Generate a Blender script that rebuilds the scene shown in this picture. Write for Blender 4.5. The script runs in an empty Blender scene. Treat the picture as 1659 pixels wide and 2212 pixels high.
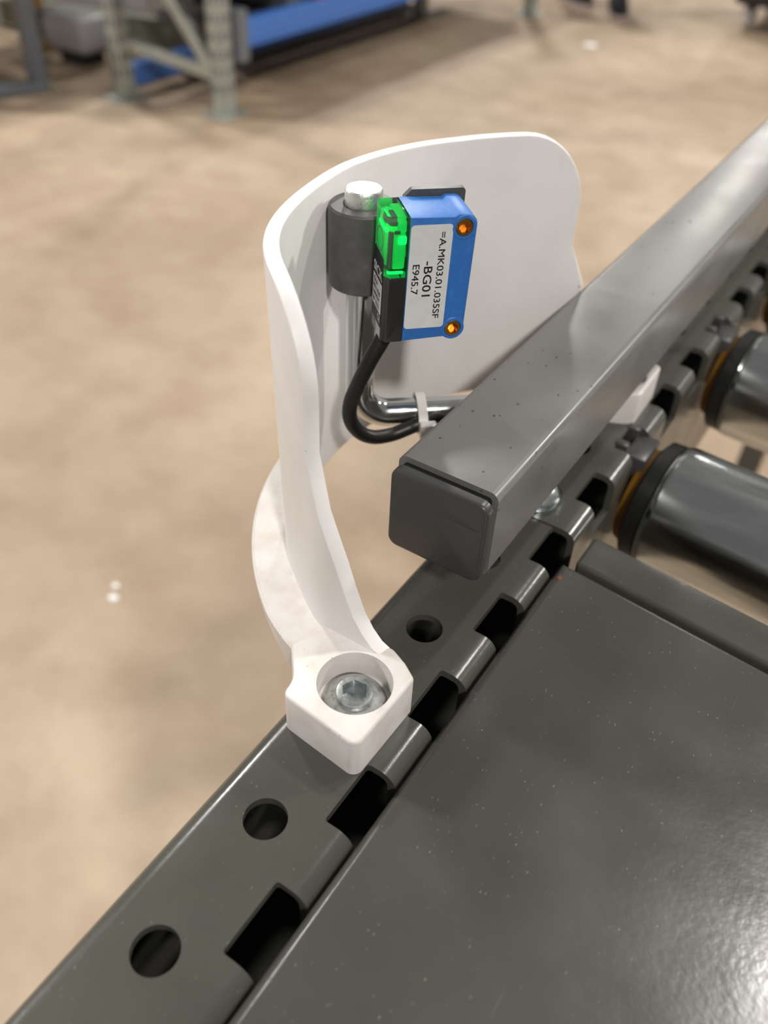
import bpy, bmesh, math, random
from mathutils import Matrix, Vector
random.seed(4)
S = 0.001                                   # everything below is written in millimetres
scene = bpy.context.scene
COL = scene.collection

# ------------------------------------------------------------------ camera, world, lights, exposure
RC = ((0.834793, 0.549236, 0.038215), (0.386709, -0.535528, -0.750777), (-0.391889, 0.641522, -0.659449))
CAM = Vector((62.43533, -33.530335, 157.526))
cam_data = bpy.data.cameras.new('camera')
cam_data.sensor_fit = 'VERTICAL'
cam_data.sensor_height = 36.0
cam_data.sensor_width = 27.0
cam_data.lens = 1864.26 / 2212 * 36.0
cam_data.clip_start = 0.01
cam_data.clip_end = 60
cam_data.dof.use_dof = True
cam_data.dof.focus_distance = 0.190
cam_data.dof.aperture_fstop = cam_data.lens / 2.5
cam = bpy.data.objects.new('camera', cam_data)
COL.objects.link(cam)
x_ax, y_ax, z_ax = Vector(RC[0]), -Vector(RC[1]), -Vector(RC[2])
cam.matrix_world = Matrix(((x_ax.x, y_ax.x, z_ax.x, CAM.x * S), (x_ax.y, y_ax.y, z_ax.y, CAM.y * S),
                           (x_ax.z, y_ax.z, z_ax.z, CAM.z * S), (0, 0, 0, 1)))
scene.camera = cam

world = bpy.data.worlds.new('hall_light')
scene.world = world
world.use_nodes = True
bg = world.node_tree.nodes['Background']
bg.inputs[0].default_value = (1.0, 0.975, 0.95, 1)
bg.inputs[1].default_value = 0.215

def lamp(name, loc, target, power, size, color=(1, 0.965, 0.925), shape='DISK', size_y=None):
    d = bpy.data.lights.new(name, 'AREA')
    d.energy, d.color, d.shape, d.size = power, color, shape, size
    if size_y: d.size_y = size_y
    o = bpy.data.objects.new(name, d)
    COL.objects.link(o)
    o.location = loc
    o.rotation_euler = (Vector(target) - Vector(loc)).to_track_quat('-Z', 'Y').to_euler()
    return o
lamp('hall_or_fill_lamp', (0.83, 2.90, 4.2), (0.0, 0.1, 0), 92, 0.36)
lamp('hall_or_fill_lamp', (2.7, -2.4, 3.6), (0.0, 0.1, 0), 175, 0.40)
lamp('hall_or_fill_lamp', (-7.0, -0.75, 3.5), (0.0, 0.1, 0), 420, 0.8)
lamp('hall_or_fill_lamp', (4.6, 7.2, 4.4), (0.0, 4.6, -0.7), 360, 0.6)  # fill lamp added to brighten the far floor, no known fixture
lamp('hall_or_fill_lamp', (-4.0, 7.6, 4.5), (-1.5, 4.4, -0.7), 240, 0.6)  # another added fill, lifting the floor farther back
lamp('hall_or_fill_lamp', (-5.0, 2.8, 4.5), (-1.0, 2.6, -0.7), 190, 0.6)
lamp('hall_or_fill_lamp', (-2.5, 13.4, 4.3), (-0.5, 4.0, -0.7), 75, 0.40)

scene.view_settings.view_transform = 'Standard'
scene.view_settings.look = 'None'
scene.view_settings.exposure = 0.0
scene.view_settings.gamma = 1.0
scene.view_settings.use_curve_mapping = False

# ------------------------------------------------------------------ materials
def mat(name, color=(.5, .5, .5), rough=.5, metal=0.0, spec=.5, trans=0.0, emit=None, estr=0, coat=0, ior=1.45, sss=0):
    m = bpy.data.materials.new(name)
    m.use_nodes = True
    b = m.node_tree.nodes['Principled BSDF']
    b.inputs['Base Color'].default_value = (*color, 1)
    b.inputs['Roughness'].default_value = rough
    b.inputs['Metallic'].default_value = metal
    b.inputs['Specular IOR Level'].default_value = spec
    b.inputs['Transmission Weight'].default_value = trans
    b.inputs['IOR'].default_value = ior
    b.inputs['Coat Weight'].default_value = coat
    b.inputs['Coat Roughness'].default_value = .12
    if sss:
        b.inputs['Subsurface Weight'].default_value = sss
        b.inputs['Subsurface Radius'].default_value = (1, .8, .7)
        b.inputs['Subsurface Scale'].default_value = .0012
    if emit:
        b.inputs['Emission Color'].default_value = (*emit, 1)
        b.inputs['Emission Strength'].default_value = estr
    return m
class NT:
    """small helper around a material's node tree (object coordinates in metres)"""
    def __init__(s, m):
        s.t = m.node_tree; s.n = s.t.nodes; s.b = s.n['Principled BSDF']
        s.co = s.n.new('ShaderNodeTexCoord').outputs['Object']
    def l(s, a, b): s.t.links.new(a, b)
    def mapping(s, scale):
        n = s.n.new('ShaderNodeMapping'); n.inputs['Scale'].default_value = scale
        s.l(s.co, n.inputs['Vector']); return n.outputs['Vector']
    def noise(s, scale, detail=4, rough=.55, vec=None, dist=0):
        n = s.n.new('ShaderNodeTexNoise'); n.inputs['Scale'].default_value = scale
        n.inputs['Detail'].default_value = detail; n.inputs['Roughness'].default_value = rough
        n.inputs['Distortion'].default_value = dist
        s.l(vec or s.co, n.inputs['Vector']); return n.outputs['Fac']
    def voronoi(s, scale, vec=None):
        n = s.n.new('ShaderNodeTexVoronoi'); n.inputs['Scale'].default_value = scale
        s.l(vec or s.co, n.inputs['Vector']); return n.outputs['Distance']
    def wave(s, scale, direction='Z', dist=0, dscale=1):
        n = s.n.new('ShaderNodeTexWave'); n.inputs['Scale'].default_value = scale
        n.bands_direction = direction; n.inputs['Distortion'].default_value = dist
        n.inputs['Detail Scale'].default_value = dscale
        s.l(s.co, n.inputs['Vector']); return n.outputs['Fac']
    def ramp(s, fac, stops):
        n = s.n.new('ShaderNodeValToRGB'); e = n.color_ramp.elements
        for i, (p, c) in enumerate(stops):
            if i > 1: e.new(p)
            e[i].position = p; e[i].color = (*c, 1) if len(c) == 3 else c
        s.l(fac, n.inputs['Fac']); return n.outputs['Color']
    def mix(s, fac, a, b, mode='MIX'):
        n = s.n.new('ShaderNodeMix'); n.data_type = 'RGBA'; n.blend_type = mode
        for v, i in ((fac, 0), (a, 6), (b, 7)):
            if hasattr(v, 'node'): s.l(v, n.inputs[i])
            else: n.inputs[i].default_value = v if i == 0 else (*v, 1)
        return n.outputs[2]
    def bump(s, h, strength=.3, dist=.0003, normal=None):
        n = s.n.new('ShaderNodeBump'); n.inputs['Strength'].default_value = strength
        n.inputs['Distance'].default_value = dist
        s.l(h, n.inputs['Height'])
        if normal: s.l(normal, n.inputs['Normal'])
        return n.outputs['Normal']
    def set(s, name, out): s.l(out, s.b.inputs[name])

M = {}
# white printed plastic: fine horizontal layer lines, a few dirt specks
m = M['print'] = mat('white_printed_plastic', (.80, .775, .76), .40, spec=.45, sss=.12); k = NT(m)
spk = k.ramp(k.voronoi(420, k.mapping((1, 1, .55))), [(.0, (1, 1, 1)), (.035, (1, 1, 1)), (.06, (0, 0, 0))][::-1] if False else [(.03, (1, 1, 1)), (.05, (0, 0, 0))])
gate = k.ramp(k.noise(60, 2), [(.56, (0, 0, 0)), (.62, (1, 1, 1))])
spf = k.mix(1.0, spk, gate, 'MULTIPLY')
base = k.ramp(k.noise(45, 5), [(.3, (.74, .71, .69)), (.7, (.80, .78, .77))])
k.set('Base Color', k.mix(spf, base, (.16, .09, .06)))
n1 = k.bump(k.wave(1050, 'Z', .6, 30), .22, .00006)
n2 = k.bump(k.noise(900, 2, .5, k.mapping((1, 1, .02))), .16, .00015, n1)
k.set('Normal', k.bump(k.noise(500, 3), .10, .00012, n2))
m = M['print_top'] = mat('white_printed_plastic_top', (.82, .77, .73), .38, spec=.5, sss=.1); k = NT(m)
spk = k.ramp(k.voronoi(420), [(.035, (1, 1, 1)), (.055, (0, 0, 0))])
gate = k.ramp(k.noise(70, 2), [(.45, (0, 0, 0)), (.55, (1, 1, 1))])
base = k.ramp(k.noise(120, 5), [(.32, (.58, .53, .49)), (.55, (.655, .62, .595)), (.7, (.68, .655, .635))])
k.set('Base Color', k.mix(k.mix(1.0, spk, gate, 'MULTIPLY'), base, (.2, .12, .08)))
n1 = k.bump(k.wave(700, 'Z', 1.0, 20), .2, .00008)
k.set('Normal', k.bump(k.noise(900, 3), .25, .00012, n1))
# olive-grey powder coat, glossy, orange peel, dust fibres
def paint(name, c0, c1, rough, dust=.5):
    m = mat(name, c0, rough, spec=.5); k = NT(m)
    base = k.ramp(k.noise(25, 6), [(.3, c0), (.7, c1)])
    sp = k.ramp(k.voronoi(760, k.mapping((1, .5, 1))), [(.06, (1, 1, 1)), (.14, (0, 0, 0))])
    g = k.ramp(k.noise(210, 3), [(.42, (0, 0, 0)), (.62, (dust, dust, dust))])
    base = k.mix(k.mix(1.0, sp, g, 'MULTIPLY'), base, (.22, .205, .17))
    mp = k.n.new('ShaderNodeMapping'); mp.inputs['Rotation'].default_value = (0, 0, .25); mp.inputs['Scale'].default_value = (1500, 38, 1)
    k.l(k.co, mp.inputs['Vector'])
    sc = k.ramp(k.noise(1, 1, .5, mp.outputs['Vector']), [(.765 if dust > .6 else .9, (0, 0, 0)), (.80 if dust > .6 else .95, (.25, .25, .25))])
    k.set('Base Color', k.mix(sc, base, (.30, .28, .24)))
    k.set('Roughness', k.ramp(k.noise(60, 5), [(.3, (rough * .8,) * 3), (.75, (rough * 1.35,) * 3)]))
    k.set('Normal', k.bump(k.noise(620, 2), .16, .00016))
    return m
M['paint'] = paint('olive_grey_powder_coat', (.054, .053, .044), (.072, .071, .060), .22)
M['plate'] = paint('olive_grey_plate_paint', (.050, .049, .042), (.064, .063, .054), .20, .7)
m = M['tube'] = mat('grey_tube_paint', (.155, .148, .138), .30); k = NT(m)
base = k.ramp(k.noise(30, 3), [(0.0, (.115, .110, .102)), (1.0, (.195, .188, .178))])
sp = k.ramp(k.voronoi(260, k.mapping((1, .7, 1))), [(.06, (1, 1, 1)), (.10, (0, 0, 0))])
k.set('Base Color', k.mix(sp, base, (.05, .04, .03)))
k.set('Roughness', k.ramp(k.noise(60, 2), [(0.0, (.20,) * 3), (1.0, (.46,) * 3)]))
k.set('Normal', k.bump(k.noise(700, 3), .08, .0001))
m = M['cap'] = mat('dark_grey_cap_plastic', (.050, .049, .048), .32); k = NT(m)
k.set('Roughness', k.ramp(k.noise(90, 5), [(.3, (.26,) * 3), (.75, (.42,) * 3)]))
k.set('Normal', k.bump(k.noise(900, 3), .08, .0001))
m = M['collar'] = mat('dark_grey_collar', (.075, .073, .070), .42); k = NT(m)
k.set('Base Color', k.ramp(k.noise(260, 5), [(.35, (.062, .060, .058)), (.62, (.085, .083, .08)), (.8, (.20, .18, .16))]))
m = M['chrome'] = mat('galvanised_steel_bright', (.62, .63, .62), .16, 1.0); k = NT(m)
k.set('Roughness', k.ramp(k.noise(220, 5), [(.3, (.10,) * 3), (.75, (.26,) * 3)]))
k.set('Normal', k.bump(k.noise(260, 4), .10, .0002))
m = M['pin'] = mat('rough_cut_zinc', (.6, .6, .58), .38, 1.0); k = NT(m)
k.set('Normal', k.bump(k.noise(1500, 5, .7), .55, .0002))
k.set('Base Color', k.ramp(k.noise(600, 5), [(.3, (.34, .33, .30)), (.5, (.64, .65, .62))]))
m = M['zinc'] = mat('zinc_plated_screw', (.56, .60, .60), .26, 1.0); k = NT(m)
k.set('Base Color', k.ramp(k.noise(700, 5), [(.3, (.34, .35, .31)), (.5, (.60, .64, .64))]))
k.set('Normal', k.bump(k.noise(1100, 4), .22, .00012))
m = M['roller'] = mat('zinc_roller_steel', (.52, .54, .54), .17, 1.0); k = NT(m)
k.set('Base Color', k.ramp(k.noise(30, 5, vec=k.mapping((1, 6, 6))), [(.3, (.42, .45, .45)), (.7, (.60, .62, .61))]))
k.set('Roughness', k.ramp(k.noise(40, 5, vec=k.mapping((1, 5, 5))), [(.3, (.13,) * 3), (.75, (.27,) * 3)]))
k.set('Normal', k.bump(k.noise(90, 5, vec=k.mapping((30, 3, 3))), .05, .0004))
M['black'] = mat('black_plastic', (.012, .012, .012), .35)
m = M['cable'] = mat('black_cable_sheath', (.008, .008, .008), .42); k = NT(m)
k.set('Normal', k.bump(k.noise(1500, 3), .15, .0001))
M['hollow'] = mat('black_inner_gap', (.006, .006, .006), .7)
m = M['blue'] = mat('blue_sensor_plastic', (.012, .105, .40), .46, spec=.8); k = NT(m)
k.set('Base Color', k.ramp(k.noise(500, 5), [(.25, (.035, .165, .44)), (.45, (.016, .13, .45)), (.8, (.036, .18, .50))]))
k.set('Normal', k.bump(k.noise(1600, 3), .10, .0001))
m = M['label'] = mat('white_label_paper', (.62, .63, .62), .42); k = NT(m)
k.set('Base Color', k.ramp(k.noise(350, 5), [(.3, (.58, .59, .58)), (.7, (.65, .66, .65))]))
M['ink'] = mat('black_ink', (.006, .006, .006), .5)
M['white_ink'] = mat('white_ink', (.70, .70, .70), .5)
m = M['brass'] = mat('copper_coloured_insert', (.62, .30, .075), .20, 1.0); k = NT(m)
k.set('Normal', k.bump(k.noise(1400, 4), .3, .0001))
M['clear'] = mat('clear_green_cover', (.55, 1.0, .62), .06, trans=1.0, ior=1.45)
M['smoke'] = mat('smoked_cover', (.016, .015, .013), .10, coat=.6)
M['led'] = mat('green_led', (.0, .4, .05), .4, emit=(.0, 1.0, .12), estr=2.0)
M['led_dim'] = mat('green_light_guide', (.01, .45, .08), .3, emit=(.0, 1.0, .16), estr=.30)
M['inner_grey'] = mat('grey_inner_frame', (.10, .12, .10), .4)
M['tie'] = mat('translucent_nylon', (.62, .60, .57), .35, trans=.25, sss=.2)
M['orange'] = mat('amber_bearing_plastic', (.19, .085, .008), .45)
m = M['floor'] = mat('beige_concrete', (.42, .32, .22), .42, spec=.35); k = NT(m)
a = k.ramp(k.noise(1.3, 6, .6), [(.30, (.275, .202, .136)), (.52, (.35, .267, .186)), (.72, (.44, .348, .254))])
b = k.ramp(k.noise(9, 5, .6), [(.32, (.78, .74, .70)), (.6, (1, 1, 1))])
k.set('Base Color', k.mix(.8, a, b, 'MULTIPLY'))
k.set('Roughness', k.ramp(k.noise(3, 4), [(.3, (.50,) * 3), (.7, (.70,) * 3)]))
m = M['galv'] = mat('galvanised_rack_steel', (.40, .42, .38), .45, .5); k = NT(m)
k.set('Base Color', k.ramp(k.noise(20, 4), [(.3, (.33, .35, .31)), (.7, (.46, .48, .44))]))
M['rackblue'] = mat('blue_beam_paint', (.055, .165, .50), .35)
M['sage'] = mat('sage_grey_paint', (.22, .225, .18), .4)
M['steel'] = mat('dark_steel_paint', (.14, .15, .165), .45)
M['darkbox'] = mat('dark_cardboard', (.055, .045, .040), .7)
M['greybox'] = mat('grey_crate_plastic', (.10, .105, .12), .5)
M['motor'] = mat('grey_motor_paint', (.30, .29, .29), .4)
M['whitebox'] = mat('white_carton', (.75, .74, .73), .6)
M['red'] = mat('red_plastic', (.40, .05, .05), .5)
M['yellow'] = mat('yellow_plastic', (.45, .25, .03), .5)
M['rubber'] = mat('black_rubber', (.015, .014, .014), .6)
M['caster'] = mat('pale_caster_plastic', (.42, .38, .36), .4)
M['shoe'] = mat('dark_shoe_fabric', (.014, .015, .019), .8)
M['sole'] = mat('pale_shoe_sole', (.52, .42, .38), .6)
M['trouser'] = mat('dark_trouser_cloth', (.02, .022, .03), .9)
M['rust'] = mat('rust_mark', (.16, .055, .02), .7)

# ------------------------------------------------------------------ mesh helpers (all in mm)
def new_bm(): return bmesh.new()
def xf(bm, mx): bm.transform(mx); return bm
def box(x0, x1, y0, y1, z0, z1, bevel=0, seg=2):
    bm = new_bm(); bmesh.ops.create_cube(bm, size=1)
    for v in bm.verts:
        v.co = Vector(((x0 + x1) / 2 + v.co.x * (x1 - x0), (y0 + y1) / 2 + v.co.y * (y1 - y0), (z0 + z1) / 2 + v.co.z * (z1 - z0)))
    if bevel: bmesh.ops.bevel(bm, geom=bm.edges[:], offset=bevel, segments=seg, profile=.5, affect='EDGES')
    return bm
def prism(pts, z0, z1, bevel=0, seg=2):
    bm = new_bm()
    f = bm.faces.new([bm.verts.new((x, y, z0)) for x, y in pts])
    if f.normal.z > 0: f.normal_flip()
    r = bmesh.ops.extrude_face_region(bm, geom=[f])
    for v in r['geom']:
        if isinstance(v, bmesh.types.BMVert): v.co.z = z1
    bmesh.ops.recalc_face_normals(bm, faces=bm.faces[:])
    if bevel:
        es = [e for e in bm.edges if abs(e.verts[0].co.z - z1) < 1e-6 and abs(e.verts[1].co.z - z1) < 1e-6]
        bmesh.ops.bevel(bm, geom=es, offset=bevel, segments=seg, profile=.5, affect='EDGES')
    return bm
def lathe(prof, n=40, cx=0, cy=0):
    """prof: (r, z) from bottom to top"""
    bm = new_bm(); rings = []
    for r, z in prof:
        if r < 1e-6: rings.append([bm.verts.new((cx, cy, z))])
        else: rings.append([bm.verts.new((cx + r * math.cos(2 * math.pi * i / n), cy + r * math.sin(2 * math.pi * i / n), z)) for i in range(n)])
    for a, b in zip(rings, rings[1:]):
        for i in range(n):
            j = (i + 1) % n
            q = [a[i % len(a)], a[j % len(a)], b[j % len(b)], b[i % len(b)]]
            u = []
            for v in q:
                if v not in u: u.append(v)
            if len(u) > 2: bm.faces.new(u)
    if prof[0] == prof[-1]: bmesh.ops.remove_doubles(bm, verts=bm.verts[:], dist=1e-4)
    else:
        for r in (rings[0], rings[-1]):
            if len(r) > 1: bm.faces.new(r)
    bmesh.ops.recalc_face_normals(bm, faces=bm.faces[:])
    return bm
def catmull(pts, n=8):
    P = [Vector(p) for p in pts]; P = [2 * P[0] - P[1]] + P + [2 * P[-1] - P[-2]]; out = []
    for i in range(1, len(P) - 2):
        for s in range(n):
            t = s / n
            out.append(.5 * (2 * P[i] + (P[i + 1] - P[i - 1]) * t + (2 * P[i - 1] - 5 * P[i] + 4 * P[i + 1] - P[i + 2]) * t * t + (3 * P[i] - P[i - 1] - 3 * P[i + 1] + P[i + 2]) * t ** 3))
    return out + [P[-2]]
def sweep(path, r, n=20, closed=False, section=None):
    P = [Vector(p) for p in path]; bm = new_bm(); rings = []
    T = []
    for i in range(len(P)):
        a = P[i - 1] if (i or closed) else P[0]; b = P[(i + 1) % len(P)] if (i < len(P) - 1 or closed) else P[-1]
        T.append((b - a).normalized())
    up = T[0].orthogonal().normalized()
    sec = section or [(r * math.cos(2 * math.pi * i / n), r * math.sin(2 * math.pi * i / n)) for i in range(n)]
    for p, t in zip(P, T):
        up = (up - t * up.dot(t)).normalized(); sd = t.cross(up)
        rings.append([bm.verts.new(p + up * a + sd * b) for a, b in sec])
    m = len(sec); pairs = list(zip(rings, rings[1:])) + ([(rings[-1], rings[0])] if closed else [])
    for a, b in pairs:
        for i in range(m): bm.faces.new([a[i], a[(i + 1) % m], b[(i + 1) % m], b[i]])
    if not closed: bm.faces.new(rings[0]); bm.faces.new(rings[-1])
    bmesh.ops.recalc_face_normals(bm, faces=bm.faces[:])
    return bm
def join(*bms):
    out = new_bm()
    for b in bms:
        me = bpy.data.meshes.new('t'); b.to_mesh(me); out.from_mesh(me); bpy.data.meshes.remove(me); b.free()
    return out
def boolean(a, cut, op='DIFFERENCE'):
    obs = []
    for b in (a, cut):
        me = bpy.data.meshes.new('t'); bmesh.ops.recalc_face_normals(b, faces=b.faces[:]); b.to_mesh(me); b.free()
        o = bpy.data.objects.new('t', me); COL.objects.link(o); obs.append(o)
    md = obs[0].modifiers.new('b', 'BOOLEAN'); md.object = obs[1]; md.operation = op; md.solver = 'EXACT'; md.use_self = True
    dg = bpy.context.evaluated_depsgraph_get(); dg.update()
    me = bpy.data.meshes.new_from_object(obs[0].evaluated_get(dg))
    out = new_bm(); out.from_mesh(me); bpy.data.meshes.remove(me)
    for o in obs:
        d = o.data; bpy.data.objects.remove(o); bpy.data.meshes.remove(d)
    return out
def rrect(x0, x1, y0, y1, r, n=6):
    pts = []
    for cx, cy, a0 in ((x1 - r, y1 - r, 0), (x0 + r, y1 - r, 90), (x0 + r, y0 + r, 180), (x1 - r, y0 + r, 270)):
        for i in range(n + 1):
            a = math.radians(a0 + 90 * i / n); pts.append((cx + r * math.cos(a), cy + r * math.sin(a)))
    return pts
def round_poly(pts, n=5):
    """pts: (x, y, radius) -> rounded polygon"""
    out = []; N = len(pts)
    for i in range(N):
        p = Vector(pts[i][:2]); r = pts[i][2]
        if r <= 0: out.append(tuple(p)); continue
        a = (Vector(pts[i - 1][:2]) - p).normalized(); b = (Vector(pts[(i + 1) % N][:2]) - p).normalized()
        ang = a.angle(b); d = r / math.tan(ang / 2)
        c = p + (a + b).normalized() * (r / math.sin(ang / 2)); s, e = p + a * d, p + b * d
        a0 = math.atan2(*(s - c).yx); a1 = math.atan2(*(e - c).yx); dl = (a1 - a0 + math.pi) % (2 * math.pi) - math.pi
        for q in range(n + 1):
            w = a0 + dl * q / n; out.append((c.x + r * math.cos(w), c.y + r * math.sin(w)))
    return out
def text_bm(s, length, height, depth=.04, bold=0.0):
    cu = bpy.data.curves.new('t', 'FONT'); cu.body = s; cu.size = 1; cu.resolution_u = 4
    if bold: cu.bevel_depth = bold; cu.bevel_resolution = 0
    o = bpy.data.objects.new('t', cu); COL.objects.link(o)
    dg = bpy.context.evaluated_depsgraph_get(); dg.update()
    me = bpy.data.meshes.new_from_object(o.evaluated_get(dg))
    bm = new_bm(); bm.from_mesh(me); bpy.data.meshes.remove(me); bpy.data.objects.remove(o); bpy.data.curves.remove(cu)
    xs = [v.co.x for v in bm.verts]; ys = [v.co.y for v in bm.verts]
    for v in bm.verts:
        v.co = Vector(((v.co.x - min(xs)) / (max(xs) - min(xs)) * length, (v.co.y - min(ys)) / (max(ys) - min(ys)) * height, v.co.z))
    if bold:
        for v in bm.verts: v.co.z = depth if v.co.z > 0 else 0
        return bm
    r = bmesh.ops.extrude_face_region(bm, geom=bm.faces[:])
    for v in r['geom']:
        if isinstance(v, bmesh.types.BMVert): v.co.z += depth
    bmesh.ops.recalc_face_normals(bm, faces=bm.faces[:])
    return bm

# ------------------------------------------------------------------ object helpers
def mesh_obj(name, bm, material, parent=None, origin=None, angle=32, label=None, slots=None):
    o3 = Vector(origin) if origin is not None else Vector((0, 0, 0))
    bm.transform(Matrix.Translation(-o3)); bm.transform(Matrix.Scale(S, 4))
    me = bpy.data.meshes.new(name); bm.to_mesh(me); bm.free()
    for p in me.polygons: p.use_smooth = True
    me.set_sharp_from_angle(angle=math.radians(angle))
    me.materials.append(M[material])
    for s in slots or (): me.materials.append(M[s])
    o = bpy.data.objects.new(name, me); COL.objects.link(o)
    if parent is not None: o.parent = parent
    if label: o['label'] = label
    return o
def tag(o, label, cat, group=None):
    o['label'] = label; o['category'] = cat
    if group: o['group'] = group
    return o
class Thing:
    def __init__(s, name, loc, label, cat, group=None):
        s.o = bpy.data.objects.new(name, None); COL.objects.link(s.o); s.loc = Vector(loc)
        s.o.location = s.loc * S; s.o.empty_display_size = .01
        tag(s.o, label, cat, group)
    def part(s, name, bm, material, parent=None, **k):
        return mesh_obj(name, bm, material, parent or s.o, s.loc, **k)
def single(name, bm, material, loc, label, cat, group=None, **k):
    o = mesh_obj(name, bm, material, None, loc, **k); o.location = Vector(loc) * S
    return tag(o, label, cat, group)
def copy_thing(src, delta, label, group=None):
    r = src.copy(); COL.objects.link(r); r.location = src.location + Vector(delta) * S; r['label'] = label
    if group: r['group'] = group
    for ch in src.children:
        c = ch.copy(); COL.objects.link(c); c.parent = r
        for g in ch.children:
            d = g.copy(); COL.objects.link(d); d.parent = c
    return r

# ------------------------------------------------------------------ the floor
FZ = -750
bm = box(-9000, 7000, -4000, 11000, FZ - 60, FZ)
fl = mesh_obj('floor', bm, 'floor'); fl['kind'] = 'structure'

# ------------------------------------------------------------------ conveyor side profiles
P_ = 30.0
def profile_bm(y0, y1):
    def path(o):
        pts = [(-13.5 + o, -70 + o), (-13.5 + o, -4)]
        for i in range(1, 8):
            a = math.radians(180 - 90 * i / 7); pts.append((-9.5 + (4 - o) * math.cos(a), -4 + (4 - o) * math.sin(a)))
        for i in range(0, 8):
            a = math.radians(90 - 90 * i / 7); pts.append((12.7 + (4 - o) * math.cos(a), -4 + (4 - o) * math.sin(a)))
        pts.append((16.7 - o, -70 + o)); return pts
    outer, inner = path(0), path(2.0); n = len(outer); bm = new_bm()
    rings = [[bm.verts.new((x, y, z)) for x, z in pth] for y in (y0, y1) for pth in (outer, inner)]
    oa, ia, ob, ib = rings
    for i in range(n):
        j = (i + 1) % n
        bm.faces.new([oa[i], oa[j], ob[j], ob[i]]); bm.faces.new([ia[i], ia[j], ib[j], ib[i]])
        bm.faces.new([oa[i], oa[j], ia[j], ia[i]]); bm.faces.new([ob[i], ob[j], ib[j], ib[i]])
    bmesh.ops.recalc_face_normals(bm, faces=bm.faces[:])
    cuts = []
    for q in range(-4, 30):
        y = q * P_
        if y0 + 5 < y < y1 - 5: cuts.append(lathe([(4.45, -5), (4.45, 3)], 40, 0, y))
        if y0 < y + 22 and y + 6 < y1:
            cuts.append(xf(prism(rrect(9.7, 24, y + 6.3, y + 21.6, .7, 3), -12, 4), Matrix.Identity(4)))
    return boolean(bm, join(*cuts))
prof = Thing('conveyor_side_profile', (0, 30, -70), 'near olive grey perforated side profile carrying the white bracket', 'conveyor frame')
body = prof.part('channel', profile_bm(-110, 141.5), 'paint')
prof.part('support_leg', box(-11, 14, -108, -84, FZ, -70, 2), 'paint')
prof2 = Thing('conveyor_side_profile', (0, 400, -70), 'far olive grey perforated side profile beyond the joint, beside the rollers', 'conveyor frame')
prof2.part('channel', profile_bm(142.3, 900), 'paint')
prof2.part('support_leg', box(-11, 14, 860, 890, FZ, -70, 2), 'paint')

# ------------------------------------------------------------------ cover plate
def plate_bm():
    bm = box(17.5, 430, -112, 131, -13, .2)
    es = [e for e in bm.edges if all(abs(v.co.z - .2) < 1e-4 for v in e.verts) and
          (all(abs(v.co.x - 17.5) < 1e-4 for v in e.verts) or all(abs(v.co.y - 131) < 1e-4 for v in e.verts))]
    bmesh.ops.bevel(bm, geom=es, offset=2.6, segments=6, profile=.5, affect='EDGES')
    for v in bm.verts:
        if v.co.y > 0: v.co.y -= .10 * (v.co.x - 19)
    return bm
pl = Thing('cover_plate', (200, 0, -13), 'large glossy olive grey sheet metal cover plate beside the side profile', 'cover plate')
pl.part('sheet', plate_bm(), 'plate')
lip = box(20.5, 430, 133.4, 146.5, -9, -.9, 1.3, 3)
for v in lip.verts: v.co.y -= .10 * (v.co.x - 19)
pl.part('front_lip', lip, 'paint')
pl.part('lip_web', box(24, 430, 84, 136, -16, -8.5), 'hollow')
pl.part('added_dark_tray', box(20, 430, -108, 88, -95, -13.5, 2), 'paint')  # unseen box added so the roller mirrors something dark
pl.part('support_leg', box(380, 410, -60, -30, FZ, -13, 2), 'paint')
def speck(x, y, r):
    pts = [(x + r * random.uniform(.4, 1) * math.cos(a), y + 1.6 * r * random.uniform(.4, 1) * math.sin(a)) for a in [i * math.tau / 8 for i in range(8)]]
    return prism(pts, .18, .25)
pl.part('rust_spot', speck(19.9, 124.5, .9), 'rust', label='orange rust spot at the corner of the plate')

# ------------------------------------------------------------------ rollers
SKEW = -5.2
def roller(y, label):
    z = -20.6; t = Thing('conveyor_roller', (220, y, z), label, 'roller', 'zinc rollers between the side profiles')
    rot = Matrix.Translation((24, y, z)) @ Matrix.Rotation(math.radians(SKEW), 4, 'Z') @ Matrix.Translation((-24, 0, 0)) @ Matrix.Rotation(math.radians(90), 4, 'Y')
    t.part('tube', xf(lathe([(18.6, 27.4), (19.6, 27.2), (20.4, 27.8), (20.85, 28.8), (21, 30.2), (21, 430), (18.6, 430)], 96), rot), 'roller')
    t.part('end_cap', xf(lathe([(6, 21.8), (18.4, 21.8), (20.0, 22.8), (20.2, 27.1), (18.5, 27.3), (18.5, 29), (6, 29)], 72), rot), 'black')
    t.part('bearing_ring', xf(lathe([(5.5, 18.6), (15.6, 18.6), (16.6, 21.6), (5.5, 21.8)], 60), rot), 'orange', label='amber plastic ring beside the black end cap')
    t.part('axle', xf(lathe([(5.2, 10.5), (5.2, 24)], 6), rot), 'steel')
    sh = Thing('axle_shuttle', (13, y, -9), ('black plastic axle shuttle clipped in the slot beside the nearer roller' if y < 230 else 'black plastic axle shuttle clipped in the slot beside the farther roller' if y < 320 else 'black plastic axle shuttle clipped in the slot beside the third roller'), 'axle shuttle')
    sh.part('block', box(12.5, 19.8, y - 7, y + 7, -13.5, -2.2, .8), 'cap')
    for s_ in (-1, 1):
        sh.part('clip', box(9.0, 13.2, y + s_ * 5.2 - 1.6, y + s_ * 5.2 + 1.6, -9, .5, .5), 'cap')
    return t
roller(195.2, 'shiny zinc conveyor roller nearest the cover plate')
roller(285, 'second shiny zinc conveyor roller from the cover plate')
roller(375, 'third zinc conveyor roller, mostly hidden at the right edge')

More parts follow.
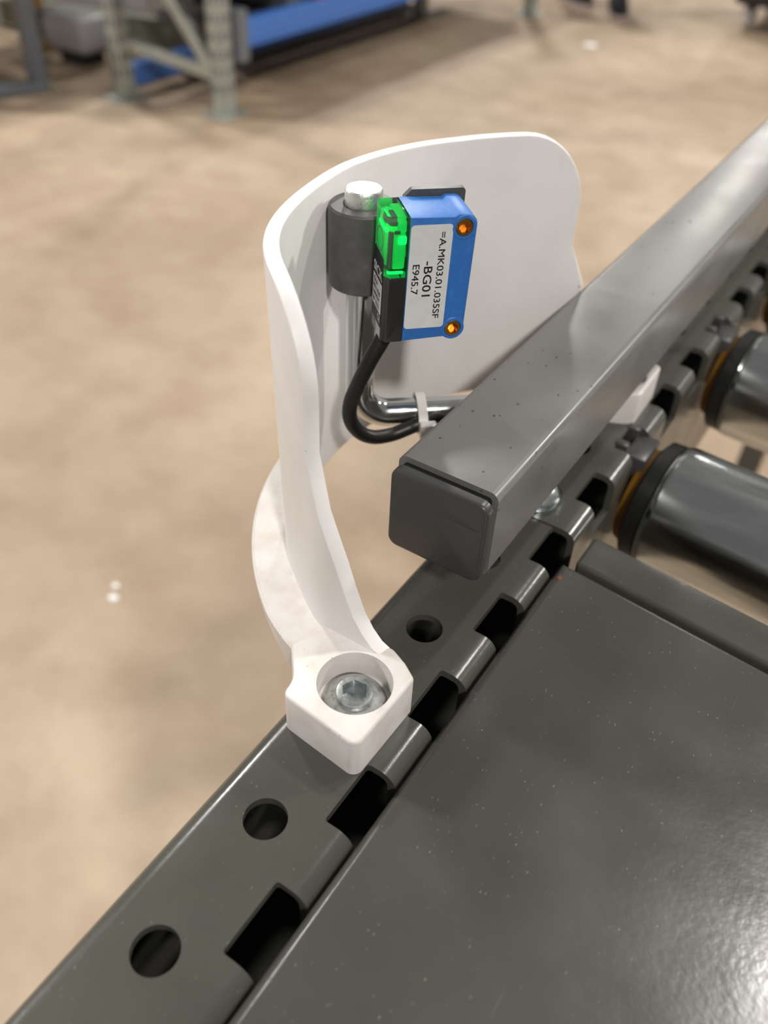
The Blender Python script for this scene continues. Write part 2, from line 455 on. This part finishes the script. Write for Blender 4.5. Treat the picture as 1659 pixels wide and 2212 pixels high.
# ------------------------------------------------------------------ guide rail (square tube with end cap)
TX0, TX1, TZ0, TZ1 = -14.9, 10.2, 16.6, 41.0
gr = Thing('guide_rail', (-2.3, 300, 0), 'grey square guide rail tube running along above the side profile', 'guide rail')
def tube_bm(y0, y1):
    o = rrect(TX0, TX1, TZ0, TZ1, 2.2, 6); i = rrect(TX0 + 1.5, TX1 - 1.5, TZ0 + 1.5, TZ1 - 1.5, 1, 6)
    bm = new_bm(); R_ = [[bm.verts.new((x, y, z)) for x, z in p] for y in (y0, y1) for p in (o, i)]
    n = len(o)
    for a in range(n):
        b = (a + 1) % n
        for u, v in ((0, 2), (1, 3), (0, 1), (2, 3)): bm.faces.new([R_[u][a], R_[u][b], R_[v][b], R_[v][a]])
    bmesh.ops.recalc_face_normals(bm, faces=bm.faces[:]); return bm
gr.part('square_tube', tube_bm(98.4, 900), 'tube')
XZ = Matrix(((1, 0, 0, 0), (0, 0, -1, 0), (0, 1, 0, 0), (0, 0, 0, 1)))          # prism z -> -y
def capz(x0, x1, z0, z1, r, ya, yb, bev=0):                                      # rounded slab, front face at ya
    return xf(prism(rrect(x0, x1, z0, z1, r, 6), -yb, -ya, bev, 4), XZ)
gr.part('end_cap_plug', capz(TX0 + 1.5, TX1 - 1.5, TZ0 + 1.5, TZ1 - 1.5, 1, 96.4, 110), 'hollow')
cap = gr.part('end_cap', capz(TX0 + .5, TX1 - .1, TZ0 + .9, TZ1 - .9, 2.6, 94.0, 96.5, .9), 'cap', label='dark grey plastic cap closing the tube end')
gr.part('cap_step', capz(TX0 + 1.7, TX1 - 1.4, TZ0 + 16.2, TZ1 - 2.1, .3, 93.93, 94.2, .06), 'cap', parent=cap)
for y in (255, 480, 700):
    gr.part('standoff', lathe([(4, 0), (4, TZ0 + .2)], 24, -4, y), 'steel')

# ------------------------------------------------------------------ white printed sensor guard
GX, GY = 16.0, 135.0
def guard_wall():
    s_of = lambda t: math.radians(t) * 71.5
    half = [(46, 85.2)]
    half += [(46 + 14 * math.sin(a), 66.2 + 19 * math.cos(a)) for a in [math.radians(90 * i / 10) for i in range(1, 11)]]
    half += [(60, 54), (66, 37.2), (68, 31.3), (70, 24.6), (72, 18.6), (74, 14.7), (76, 12.1), (78, 11.0), (78, 5.5)]
    up = [(t, z) for t, z in half]
    pts = [(-t, z) for t, z in up[::-1]] + up
    poly = [(s_of(t), z) for t, z in pts]
    bm = new_bm(); bm.faces.new([bm.verts.new((x, 0, z)) for x, z in poly])
    # crowned top edge a touch, then cut into strips for bending
    for t in [-84 + 2 * i for i in range(85)]:
        if any(.05 < abs(abs(t) - q) < .7 for q, z in half): continue
        bmesh.ops.bisect_plane(bm, geom=bm.verts[:] + bm.edges[:] + bm.faces[:], plane_co=(s_of(t), 0, 0), plane_no=(1, 0, 0), dist=1e-4)
    bmesh.ops.bisect_plane(bm, geom=bm.verts[:] + bm.edges[:] + bm.faces[:], plane_co=(0, 0, 30), plane_no=(0, 0, 1), dist=1e-4)
    r = bmesh.ops.extrude_face_region(bm, geom=bm.faces[:])
    for v in r['geom']:
        if isinstance(v, bmesh.types.BMVert): v.co.y = 1.0
    bmesh.ops.recalc_face_normals(bm, faces=bm.faces[:])
    for v in bm.verts: v.co.y *= 3.3
    rim = [e for e in bm.edges if len(e.link_faces) == 2 and e.calc_face_angle(0) > 1.0]
    bmesh.ops.bevel(bm, geom=rim, offset=.55, segments=2, profile=.6, affect='EDGES')
    for v in bm.verts:
        t = v.co.x / 71.5; td = abs(math.degrees(t))
        w = v.co.y / 3.3
        xo, yo = GX - 73 * math.cos(t), 73 * math.sin(abs(t))
        xi, yi = GX - 69.7 * math.cos(t), 69.7 * math.sin(abs(t))
        yo, yi = min(yo, 66.0), min(yi, 62.7)
        x, y = xi + (xo - xi) * w, yi + (yo - yi) * w
        td_ = math.degrees(t)                                        # the free printed edge has sprung outwards a little
        g = max(0, 1 - abs(td_ + 36) / 28); g = g * g * (3 - 2 * g) * v.co.z / 86 * 2.0
        z = v.co.z * (1 - .014 * min(1, max(0, td_ / 30))) if v.co.z > 56 else v.co.z
        v.co = Vector((x - g * .87, GY + math.copysign(y, t) - g * .5, z))
    bmesh.ops.recalc_face_normals(bm, faces=bm.faces[:])
    return bm
def cbore(y, z0=4.0, r=8.1): return lathe([(r, z0), (r, 45)], 64, .3, y)
def ledge():
    bm = new_bm(); rows = []
    N = 68
    for i in range(N + 1):
        t = -68 + 136 * i / N; td = abs(t); a = math.radians(t)
        u = min(1, max(0, (td - 56.5) / 10))
        zt = 8.3 + 2.9 * u; zb = 6.2 - 3.4 * min(1, max(0, (td - 50) / 17))
        ring = [(71.5, zb), (81.2, zb), (81.8, zb + .5), (81.8, zt - .7), (81.1, zt), (71.5, zt)]
        rows.append([bm.verts.new((GX - r * math.cos(a), GY + r * math.sin(a), z)) for r, z in ring])
    for a, b in zip(rows, rows[1:]):
        for j in range(6): bm.faces.new([a[j], a[(j + 1) % 6], b[(j + 1) % 6], b[j]])
    bm.faces.new(rows[0]); bm.faces.new(rows[-1]); bmesh.ops.recalc_face_normals(bm, faces=bm.faces[:])
    return bm
def foot(mirror):
    pts = [(9.5, 47.2, 2.2), (-10.4, 49.0, 2.2), (-11.0, 53.8, 7), (-17.2, 60.6, 0), (-12.6, 72.0, 0), (2.0, 72.4, 3), (6.2, 70.6, 2), (10.0, 68.2, 1.6)]
    pts = round_poly(pts, 6)
    bm = prism(pts, 0, 11.2, .75, 3)
    if mirror:
        for v in bm.verts: v.co.y = 2 * GY - v.co.y
        bmesh.ops.reverse_faces(bm, faces=bm.faces[:])
    return boolean(bm, cbore(2 * GY - 60 if mirror else 60))
guard = Thing('sensor_guard', (-40, GY, 0), 'white printed plastic guard bracket curving around the blue sensor', 'bracket')
guard.part('guard_wall', boolean(guard_wall(), box(-15.4, 20, 170, 230, 15.6, 41.8)), 'print')
guard.part('base_flange', ledge(), 'print_top')
guard.part('mounting_foot', foot(False), 'print_top')
guard.part('mounting_foot', foot(True), 'print_top')

# ------------------------------------------------------------------ screws
def screw(x, y, z, label, rot=0):
    prof_ = [(3.8, z - 3.0), (3.8, z), (7.0, z), (7.15, z + .25), (7.1, z + .7), (6.6, z + 1.7), (5.7, z + 2.8), (4.7, z + 3.6), (4.05, z + 3.95), (3.9, z + 4.25), (3.2, z + 4.35), (0, z + 4.35)]
    bm = lathe(prof_, 48, x, y)
    hx = xf(lathe([(0, z + 1.0), (2.95, z + 1.5), (2.95, z + 6)], 6), Matrix.Translation((x, y, 0)) @ Matrix.Rotation(rot, 4, 'Z'))
    return single('button_head_screw', boolean(bm, hx), 'zinc', (x, y, z), label, 'screw', angle=28)
screw(.3, 60, 4.05, 'zinc hex socket screw sunk in the white foot nearest the camera', math.radians(6))
screw(.3, 210, 4.05, 'zinc hex socket screw in the far foot of the white bracket', .2)
single('washer', lathe([(4.2, 0), (8.2, 0), (8.2, 1.6), (4.2, 1.6), (4.2, 0)], 48, 0, 150), 'zinc', (0, 150, 0), 'zinc washer on the side profile under the square guide rail', 'washer')
screw(0, 150, 1.65, 'zinc hex socket screw on a washer under the square guide rail', .3)

# ------------------------------------------------------------------ blue light sensor
SX = Vector((-26.722971, 116.422448, 56.7412))
SE, SD, SZ = Vector((.648993, .686771, -.013378)), Vector((-.686672, .649129, .011785)), Vector((.017754, .001627, .944832))
SM = Matrix(((SE.x, SD.x, SZ.x, SX.x), (SE.y, SD.y, SZ.y, SX.y), (SE.z, SD.z, SZ.z, SX.z), (0, 0, 0, 1)))
HZ = 30.73
sens = Thing('light_sensor', tuple(SX + SE * 5 + SD * 6), 'blue photoelectric sensor with a lit green window and white label', 'sensor')
AZ = Matrix(((1, 0, 0, 0), (0, 0, 1, 0), (0, 1, 0, 0), (0, 0, 0, 1)))          # prism (a,z) extruded along d
def sbm(bm): return xf(bm, SM)
outl = round_poly([(0, 0, 0), (10.3, .45, 0), (11.2, -.1, 0), (15.25, 0, 2.6), (15.6, 31.0, 2.6), (11.0, 31.05, 0), (10.1, 30.5, 0), (0, HZ, 0)], 6)
bodyb = xf(prism(outl, 0, 12.1), AZ)
bmesh.ops.recalc_face_normals(bodyb, faces=bodyb.faces[:])
es = [e for e in bodyb.edges if e.calc_face_angle(0) > .9 and abs(e.verts[0].co.y - e.verts[1].co.y) < 1e-4]
bmesh.ops.bevel(bodyb, geom=es, offset=.28, segments=2, profile=.5, affect='EDGES')
pock = join(*[xf(lathe([(2.06, -2.1), (2.06, .6)], 36), Matrix.Translation((12.53, 0, zc)) @ Matrix.Rotation(math.radians(90), 4, 'X')) for zc in (28.02, 2.62)])
s_body = sens.part('housing', sbm(boolean(bodyb, pock)), 'blue')
for zc in (28.02, 2.62):
    d0 = xf(lathe([(2.1, -.14), (2.75, -.14), (2.9, 0), (2.9, 1), (2.1, 1), (2.1, -.14)], 40), Matrix.Translation((12.53, 0, zc)) @ Matrix.Rotation(math.radians(-90), 4, 'X'))
    sens.part('screw_boss', sbm(d0), 'blue')
    ins = lathe([(1.9, 0), (1.9, 2.2), (2.05, 2.35), (1.5, 2.35)], 36)
    ring = boolean(lathe([(2.05, -2), (2.05, .0), (1.9, .18), (0, .18)], 36), xf(lathe([(1.45, -1.6), (1.45, 1)], 6), Matrix.Rotation(.3, 4, 'Z')))
    ring = xf(ring, Matrix.Translation((12.53, 0, zc)) @ Matrix.Rotation(math.radians(90), 4, 'X'))
    ins.free()
    sens.part('threaded_insert', sbm(ring), 'brass')
# label and its print
lab = sens.part('label_sticker', sbm(xf(prism(rrect(.15, 9.95, 3.3, 29.0, .9, 5), -.10, .05), AZ)), 'label', label='white sticker with black printed code')
def on_front(bm, a, z):     # text runs downwards, its top towards +a, facing -d
    mx = Matrix(((0, 1, 0, a), (0, 0, -1, -.10), (-1, 0, 0, z), (0, 0, 0, 1)))
    return sbm(xf(bm, mx))
for s_, a, z, L, Hh in (('=A.MK03.01.035SF', 6.95, 27.3, 21.6, 1.62), ('-BG01', 3.85, 20.4, 8.8, 2.1), ('E945.7', 1.15, 19.7, 7.5, 1.68)):
    sens.part('printed_code', on_front(text_bm(s_, L, Hh, .03, .013), a, z), 'ink', parent=lab)
# cover: clear lit upper half, smoked lower half
def cover(z0, z1, inset=0):
    pts = round_poly([(-.02, .15 + inset, .1), (-.02, 11.9 - inset, .1), (-4.6 + inset, 11.9 - inset, 1.2), (-5.25 + inset, 10.4, .8), (-5.25 + inset, 1.6, 1.0), (-4.2 + inset, .15 + inset, .8)], 5)
    return prism(pts, z0, z1, .45 if not inset else 0, 3)
sens.part('indicator_window', sbm(cover(16.6, HZ)), 'clear', label='clear cover glowing green')
sens.part('smoked_cover', sbm(cover(-.1, 16.55)), 'smoke')
sens.part('light_guide', sbm(join(box(-3.3, -.5, 1.6, 10.6, 18.2, 26.4, .4), box(-2.6, -.4, 2.2, 9.5, 26.4, 29.3, .5))), 'led_dim', label='green glowing light guide')
sens.part('status_lamp', sbm(join(box(-2.4, -.5, .75, 1.5, 24.3, 26.2, .3), box(-4.3, -3.4, 3, 8.4, 26.4, 27.4, .3), box(-4.4, -.8, .7, 1.4, 17.3, 18.0, .25))), 'led', label='bright green indicator lamp')
sens.part('inner_frame', sbm(join(box(-4.4, -3.5, .9, 1.7, 18.5, 27.3, .2), box(-3.4, -2.0, .8, 1.5, 26.7, 27.5, .2), box(-3.6, -2.4, 2.4, 6.4, 28.0, 29.2, .4))), 'inner_grey')
# printed left face (normal -a)
def on_left(bm, d, z, off=-5.25):
    mx = Matrix(((0, 0, -1, off), (-1, 0, 0, d), (0, 1, 0, z), (0, 0, 0, 1)))
    return sbm(xf(bm, mx))
fd = sens.part('type_plate', sbm(xf(prism(rrect(1.6, 10.4, 3.0, 20.6, .5, 3), 5.2, 5.32), Matrix(((0, 0, -1, 0), (1, 0, 0, 0), (0, 1, 0, 0), (0, 0, 0, 1))))), 'ink', label='black printed side plate')
sens.part('maker_name', on_left(text_bm('SICK', 8.2, 2.5, .03, .02), 10.1, 14.6, -5.33), 'white_ink', parent=fd)
sens.part('type_label', sbm(xf(prism(rrect(1.8, 10.2, 6.3, 13.9, .3, 3), 5.3, 5.36), Matrix(((0, 0, -1, 0), (1, 0, 0, 0), (0, 1, 0, 0), (0, 0, 0, 1))))), 'white_ink', parent=fd)
for s_, d, z, L, Hh in (('GL6', 9.4, 12.0, 3.6, 1.35), ('P0711S20', 9.6, 10.3, 6.6, 1.15), ('1099039', 9.6, 8.6, 6.2, 1.15), ('EP 2222', 9.5, 6.9, 6.0, 1.15)):
    sens.part('type_text', on_left(text_bm(s_, L, Hh, .03, .02), d, z, -5.37), 'ink', parent=fd)
sens.part('approval_mark', on_left(text_bm('CE', 2.4, 1.6, .03, .0), 4.6, 4.2, -5.33), 'white_ink', parent=fd)
# adjuster window ring on the left face
rg = xf(lathe([(2.5, 0), (2.9, 0), (2.9, .12), (2.5, .12), (2.5, 0)], 40), Matrix(((0, 0, -1, -5.22), (-1, 0, 0, 6.0), (0, 1, 0, 23.7), (0, 0, 0, 1))))
sens.part('adjuster_ring', sbm(rg), 'inner_grey')
# cable
def px(u, v, d):            # a point at depth d along a sight line, used once to place the cable loop in space
    w = Vector(((u - 829.5) / 1864.26, (v - 1106) / 1864.26, 1.0)) * d
    return CAM + Vector(RC[0]) * w.x + Vector(RC[1]) * w.y + Vector(RC[2]) * w.z
cab = catmull([px(832, 722, 200), px(820, 744, 201), px(799, 780, 204), px(774, 830, 210), px(757, 872, 216), px(757, 906, 221), px(775, 932, 225), px(805, 944, 228), px(845, 939, 230.5), px(882, 925, 231), px(905, 915, 231), px(945, 899, 233), (-21.5, 139.5, 20.5), (-16.6, 146, 19.5)], 8)
sens.part('cable', sweep(cab, 1.9, 18), 'cable')

# ------------------------------------------------------------------ clamp on bent rod
RX, RY = -44.5, 126.0
RD = Vector((.757, .652, 0)).normalized()
cl = Thing('sensor_clamp', (RX, RY, 24), 'bent bright steel rod with a dark grey clamp collar behind the sensor', 'clamp')
path = [Vector((RX, RY, 80))] + [Vector((RX, RY, 60 - 3 * i)) for i in range(10)]
br = 8.0
for i in range(0, 11):
    a = math.radians(9 * i); path.append(Vector((RX, RY, 24)) + RD * (br - br * math.cos(a)) + Vector((0, 0, br - br * math.sin(a))))
path += [Vector((RX, RY, 24)) + RD * q for q in (12, 18, 24, 30, 36.4)]
cl.part('rod', sweep(path, 3.75, 32), 'chrome')
cl.part('rod_tip', lathe([(4.3, 80), (4.35, 84.3), (4.0, 84.9), (0, 84.95)], 40, RX, RY), 'pin', label='rough silver rod tip standing out of the collar')
col = lathe([(4.45, 62.3), (7.7, 62.3), (8.0, 62.7), (8.05, 80.8), (7.6, 81.3), (4.75, 81.3), (4.45, 80.9), (4.45, 62.3)], 64, RX, RY)
cl.part('collar', col, 'collar')
plt = xf(prism(round_poly([(3.0, 6, 1), (16.2, 6, 1), (16.2, 32.1, .9), (3.2, 32.1, .5), (1.5, 30.4, .5), (1.5, 8, .5)], 4), 12.25, 13.8), AZ)
bmesh.ops.recalc_face_normals(plt, faces=plt.faces[:])
cl.part('back_plate', sbm(plt), 'collar', label='black mounting plate behind the sensor')
cl.part('clamp_block', sbm(box(-1.5, 4.5, 13.8, 18.5, 10, 24, .6)), 'collar')

# zip tie round rod and cable
tc = Vector((RX, RY, 24)) + RD * 16.5
cc = min(cab, key=lambda p: abs((p - tc).dot(RD)) + .02 * (p - tc).length)
off = cc - tc; off -= RD * off.dot(RD)
u_ = off.normalized(); w_ = RD.cross(u_)
loop = []
L_ = off.length
for i in range(40):
    a = math.tau * i / 40
    ca = math.cos(a)
    r_ = 4.25 if ca < 0 else 4.25 + (2.35 - 4.25) * min(1, ca * 1.4)
    loop.append(tc + u_ * (ca * r_ + max(0, ca) * (L_)) + w_ * math.sin(a) * (4.25 if ca < .1 else 4.25 - 1.3 * ca))
tie = Thing('zip_tie', tuple(tc), 'translucent white zip tie holding the black cable to the rod', 'zip tie')
bm = new_bm(); rings = []
for i, p in enumerate(loop):
    nrm = (p - (tc + u_ * L_ * .45)).normalized()
    rings.append([bm.verts.new(p + RD * a + nrm * b) for a, b in ((-1.25, 0), (1.25, 0), (1.25, .9), (-1.25, .9))])
for a, b in zip(rings, rings[1:] + rings[:1]):
    for j in range(4): bm.faces.new([a[j], a[(j + 1) % 4], b[(j + 1) % 4], b[j]])
bmesh.ops.recalc_face_normals(bm, faces=bm.faces[:])
tie.part('strap', bm, 'tie')
hc = tc + u_ * (L_ + 2.6) + RD * 1.0
hm = Matrix(((RD.x, w_.x, u_.x, hc.x), (RD.y, w_.y, u_.y, hc.y), (RD.z, w_.z, u_.z, hc.z), (0, 0, 0, 1)))
tie.part('tie_head', xf(box(-2.2, 2.2, -2.6, 2.2, -.6, 2.0, .5), hm), 'tie')

# ------------------------------------------------------------------ background: racking bay, conveyor behind, trolley, person
def bar(a, b, w, h, bev=3):
    a, b = Vector(a), Vector(b); d = (b - a); L = d.length; d.normalize()
    s_ = d.cross(Vector((0, 0, 1)));
    if s_.length < .01: s_ = Vector((1, 0, 0))
    s_.normalize(); t_ = s_.cross(d)
    mx = Matrix(((d.x, s_.x, t_.x, a.x), (d.y, s_.y, t_.y, a.y), (d.z, s_.z, t_.z, a.z), (0, 0, 0, 1)))
    return xf(box(0, L, -w / 2, w / 2, -h / 2, h / 2, bev, 1), mx)
rack = Thing('pallet_rack', (-2150, 3200, FZ), 'galvanised storage rack with a bright blue front beam', 'rack')
def upright(x, y, w=62, d=50, h=900):
    bm = box(x - d / 2, x + d / 2, y - w / 2, y + w / 2, FZ + 6, FZ + h, 5, 1)
    up_ = rack.part('upright', bm, 'galv')
    holes = join(*[box(x + d / 2 - 1, x + d / 2 + 1.2, y + s_ * 12 - 6, y + s_ * 12 + 6, FZ + 70 + 50 * q, FZ + 96 + 50 * q) for q in range(15) for s_ in (-1, 1)],
                 *[box(x + s_ * 11 - 5, x + s_ * 11 + 5, y - w / 2 - 1.2, y - w / 2 + 1, FZ + 70 + 50 * q, FZ + 96 + 50 * q) for q in range(15) for s_ in (-1, 1)])
    hp = rack.part('slot_row', holes, 'steel', parent=up_); hp['kind'] = 'stuff'
    rack.part('foot_plate', box(x - 55, x + 55, y - 60, y + 60, FZ, FZ + 6), 'galv', parent=up_)
for x, y in ((-1985, 2195), (-2350, 2110), (-1890, 4260), (-2280, 3900)): upright(x, y)
rack.part('diagonal_brace', bar((-2340, 2112, FZ + 620), (-2000, 2190, FZ + 100), 32, 32), 'galv')
rack.part('horizontal_brace', bar((-2345, 2111, FZ + 175), (-1995, 2192, FZ + 115), 32, 32), 'galv')
rack.part('front_beam', join(box(-1990, -1945, 2270, 4230, FZ + 203, FZ + 268, 5, 1), box(-1983, -1948, 2270, 4230, FZ + 188, FZ + 206, 3, 1)), 'rackblue')
rack.part('added_shade_panel', box(-2450, -2440, 2600, 4240, FZ + 20, FZ + 440), 'steel')  # sheet added to block low light from behind the rack
rack.part('beam_bracket', box(-1992, -1940, 2232, 2285, FZ + 150, FZ + 300, 4, 1), 'steel')
rack.part('rear_beam', box(-2370, -2330, 2140, 3880, FZ + 30, FZ + 100, 5, 1), 'rackblue')
rack.part('shelf_board', box(-2420, -1950, 2150, 4240, FZ + 415, FZ + 440, 2, 1), 'darkbox')  # upper shelf out of view, added to shade the bay below
rack.part('front_beam', box(-1985, -1945, 2160, 4230, FZ + 370, FZ + 430, 5, 1), 'rackblue')  # edge beam of the added upper shelf, also out of view
rack.part('shelf_board', box(-2335, -1995, 2270, 4220, FZ + 222, FZ + 240, 0), 'darkbox')
for i, (x0, x1, y0, y1, h, mt, lb) in enumerate(((-2330, -2005, 2560, 2700, 150, 'greybox', 'dark grey crate on the rack shelf nearest the upright'), (-2320, -2010, 2720, 3060, 150, 'darkbox', 'dark brown box on the rack shelf beside the grey crate'),
        (-2325, -2010, 3090, 3520, 150, 'greybox', 'dark crate on the rack shelf beyond the brown box'), (-2320, -2005, 3550, 4100, 150, 'darkbox', 'dark box at the far end of the rack shelf'))):
    t = Thing('storage_crate', ((x0 + x1) / 2, (y0 + y1) / 2, FZ + 240), lb, 'crate', 'crates on the rack shelf')
    t.part('crate_body', box(x0, x1, y0, y1, FZ + 240, FZ + 240 + h, 8, 1), mt)
    t.part('crate_rim', box(x0 - 6, x1 + 6, y0 - 6, y1 + 6, FZ + 215 + h, FZ + 245 + h, 6, 1), mt)
t = Thing('red_bottle', (-1985, 2690, FZ + 268), 'small red container standing on the blue beam', 'bottle')
t.part('bottle_body', lathe([(0, FZ + 268), (17, FZ + 268), (19, FZ + 276), (19, FZ + 320), (9, FZ + 345), (9, FZ + 352), (0, FZ + 352)], 20, -1968, 2690), 'red')
t.part('bottle_cap', lathe([(0, FZ + 352), (11, FZ + 352), (11, FZ + 370), (0, FZ + 370)], 16, -1968, 2690), 'red')

bc = Thing('background_conveyor', (-2900, 2550, FZ), 'sage grey conveyor standing behind the rack uprights', 'conveyor')
bc.part('side_rail', bar((-3500, 2470, -692), (-2260, 2510, -630), 40, 95), 'sage')
bc.part('side_rail', bar((-3500, 2860, -640), (-2420, 2960, -610), 40, 120), 'sage')
for x, y in ((-3400, 2480), (-2800, 2500)): bc.part('leg', box(x - 20, x + 20, y + 22, y + 62, FZ, FZ + 60, 3, 1), 'steel')
bc.part('bed', bar((-3500, 2680, -660), (-2400, 2740, -612), 330, 20), 'darkbox')
t = Thing('drive_motor', (-2790, 2300, FZ), 'grey geared drive motor on a stand below the conveyor', 'motor')
t.part('motor_body', box(-2890, -2680, 2240, 2380, FZ + 48, FZ + 168, 22, 3), 'motor')
t.part('cooling_cover', xf(lathe([(0, 0), (45, 0), (52, 10), (52, 60), (0, 60)], 28), Matrix.Translation((-2895, 2310, FZ + 108)) @ Matrix.Rotation(math.radians(-90), 4, 'Y')), 'steel')
t.part('motor_stand', box(-2850, -2720, 2270, 2370, FZ, FZ + 50, 5, 1), 'rubber')
single('yellow_lever', box(-3030, -2990, 2330, 2350, FZ + 0, FZ + 190, 6, 1), 'yellow', (-3010, 2340, FZ), 'small yellow lever post beside the grey motor', 'lever')
t = Thing('equipment_stand', (-2640, 1930, FZ), 'dark grey steel leg frame at the left edge of the photo', 'stand')
t.part('leg', bar((-2630, 1985, FZ), (-2630, 1985, FZ + 358), 50, 50), 'steel')
t.part('leg', bar((-2730, 1700, FZ), (-2730, 1700, FZ + 358), 50, 50), 'steel')
t.part('foot_bar', bar((-2618, 2010, FZ + 16), (-2735, 1680, FZ + 16), 60, 30), 'steel')
t.part('added_shade_top', box(-3500, -2600, 1660, 2420, FZ + 355, FZ + 395, 4, 1), 'steel')  # out-of-view top added to darken the floor beneath
for x, y in ((-3440, 1720), (-3440, 2380)): t.part('leg', bar((x, y, FZ), (x, y, FZ + 360), 50, 50), 'steel')
t = Thing('white_carton', (-2490, 2500, -590), 'white carton on the sage conveyor between the two near uprights', 'carton')
t.part('carton_body', box(-2560, -2420, 2450, 2560, -574, -400, 3, 1), 'whitebox')
t.part('carton_flap', box(-2562, -2418, 2448, 2500, -400, -396), 'whitebox')
t = Thing('control_box', (-2360, 2480, FZ), 'dark control box with pale lettering behind the near upright', 'box')
t.part('box_body', box(-2400, -2310, 2440, 2540, -582, -380, 4, 1), 'darkbox')
tx = xf(text_bm('500', 55, 20, .5, .02), Matrix(((1, 0, 0, -2388), (0, 0, -1, 2439.6), (0, 1, 0, -545), (0, 0, 0, 1))))
t.part('box_lettering', tx, 'white_ink')

# person walking at the top edge: only the shoes and trouser cuffs are in view
pers = Thing('person', (-1700, 4620, FZ), 'person cut off by the top edge, dark shoes with pale soles', 'person')
def shoe(x, y, ang):
    mx = Matrix.Translation((x, y, FZ)) @ Matrix.Rotation(ang, 4, 'Z')
    out = [(-46, -60, 0), (-38, -125, 25), (0, -150, 30), (38, -125, 25), (47, -50, 20), (38, 40, 20), (34, 115, 18), (0, 135, 24), (-34, 115, 18), (-38, 40, 20)]
    pts = [(a, b) for a, b, _ in out]
    so = prism(pts, 0, 26, 4, 2)
    upb = new_bm(); rows = []
    for z, sc, dy, ln in ((24, .97, 0, 1), (50, .93, 2, .98), (75, .82, 18, .80), (100, .70, 40, .58), (125, .66, 52, .48)):
        rows.append([upb.verts.new((a * sc, b * ln + dy, z)) for a, b in pts])
    for a, b in zip(rows, rows[1:]):
        for j in range(len(a)): upb.faces.new([a[j], a[(j + 1) % len(a)], b[(j + 1) % len(a)], b[j]])
    upb.faces.new(rows[0]); upb.faces.new(rows[-1]); bmesh.ops.recalc_face_normals(upb, faces=upb.faces[:])
    sh_ = pers.part('shoe', xf(upb, mx), 'shoe', angle=60)
    pers.part('shoe_sole', xf(so, mx), 'sole', parent=sh_)
    tr = lathe([(48, 95), (52, 110), (55, 250), (62, 420), (70, 480)], 24, 0, 70)
    pers.part('trouser_leg', xf(tr, mx), 'trouser')
shoe(-1570, 4560, .5)
shoe(-1830, 4640, .9)

cart = Thing('waste_trolley', (-850, 4800, FZ), 'black trolley on pale casters at the top right corner', 'trolley')
cart.part('trolley_body', box(-1060, -520, 4640, 5200, FZ + 105, FZ + 620, 25, 2), 'rubber')
for x, y in ((-985, 4715), (-600, 4715), (-985, 5120), (-600, 5120)):
    w = xf(lathe([(0, -16), (40, -16), (48, -10), (48, 10), (40, 16), (0, 16)], 28), Matrix.Translation((x, y, FZ + 48)) @ Matrix.Rotation(math.radians(90), 4, 'Y'))
    cw = cart.part('caster_wheel', w, 'caster')
    cart.part('caster_fork', join(box(x - 24, x - 18, y - 22, y + 22, FZ + 40, FZ + 108, 2, 1), box(x + 18, x + 24, y - 22, y + 22, FZ + 40, FZ + 108, 2, 1), box(x - 24, x + 24, y - 22, y + 22, FZ + 98, FZ + 108)), 'rubber', parent=cw)

# scraps of paper on the floor
def scrap(x, y, r, label):
    pts = [(x + r * random.uniform(.6, 1) * math.cos(a), y + r * random.uniform(.5, 1) * math.sin(a)) for a in [i * math.tau / 7 for i in range(7)]]
    single('paper_scrap', prism(pts, FZ, FZ + 1.5), 'whitebox', (x, y, FZ), label, 'litter')
scrap(-700, 490, 6, 'tiny white scrap on the floor left of the bracket')
scrap(-685, 472, 8, 'white scrap on the floor left of the bracket, nearer of the pair')
scrap(-1428, 3911, 45, 'pale scrap lying on the far floor at the top right')
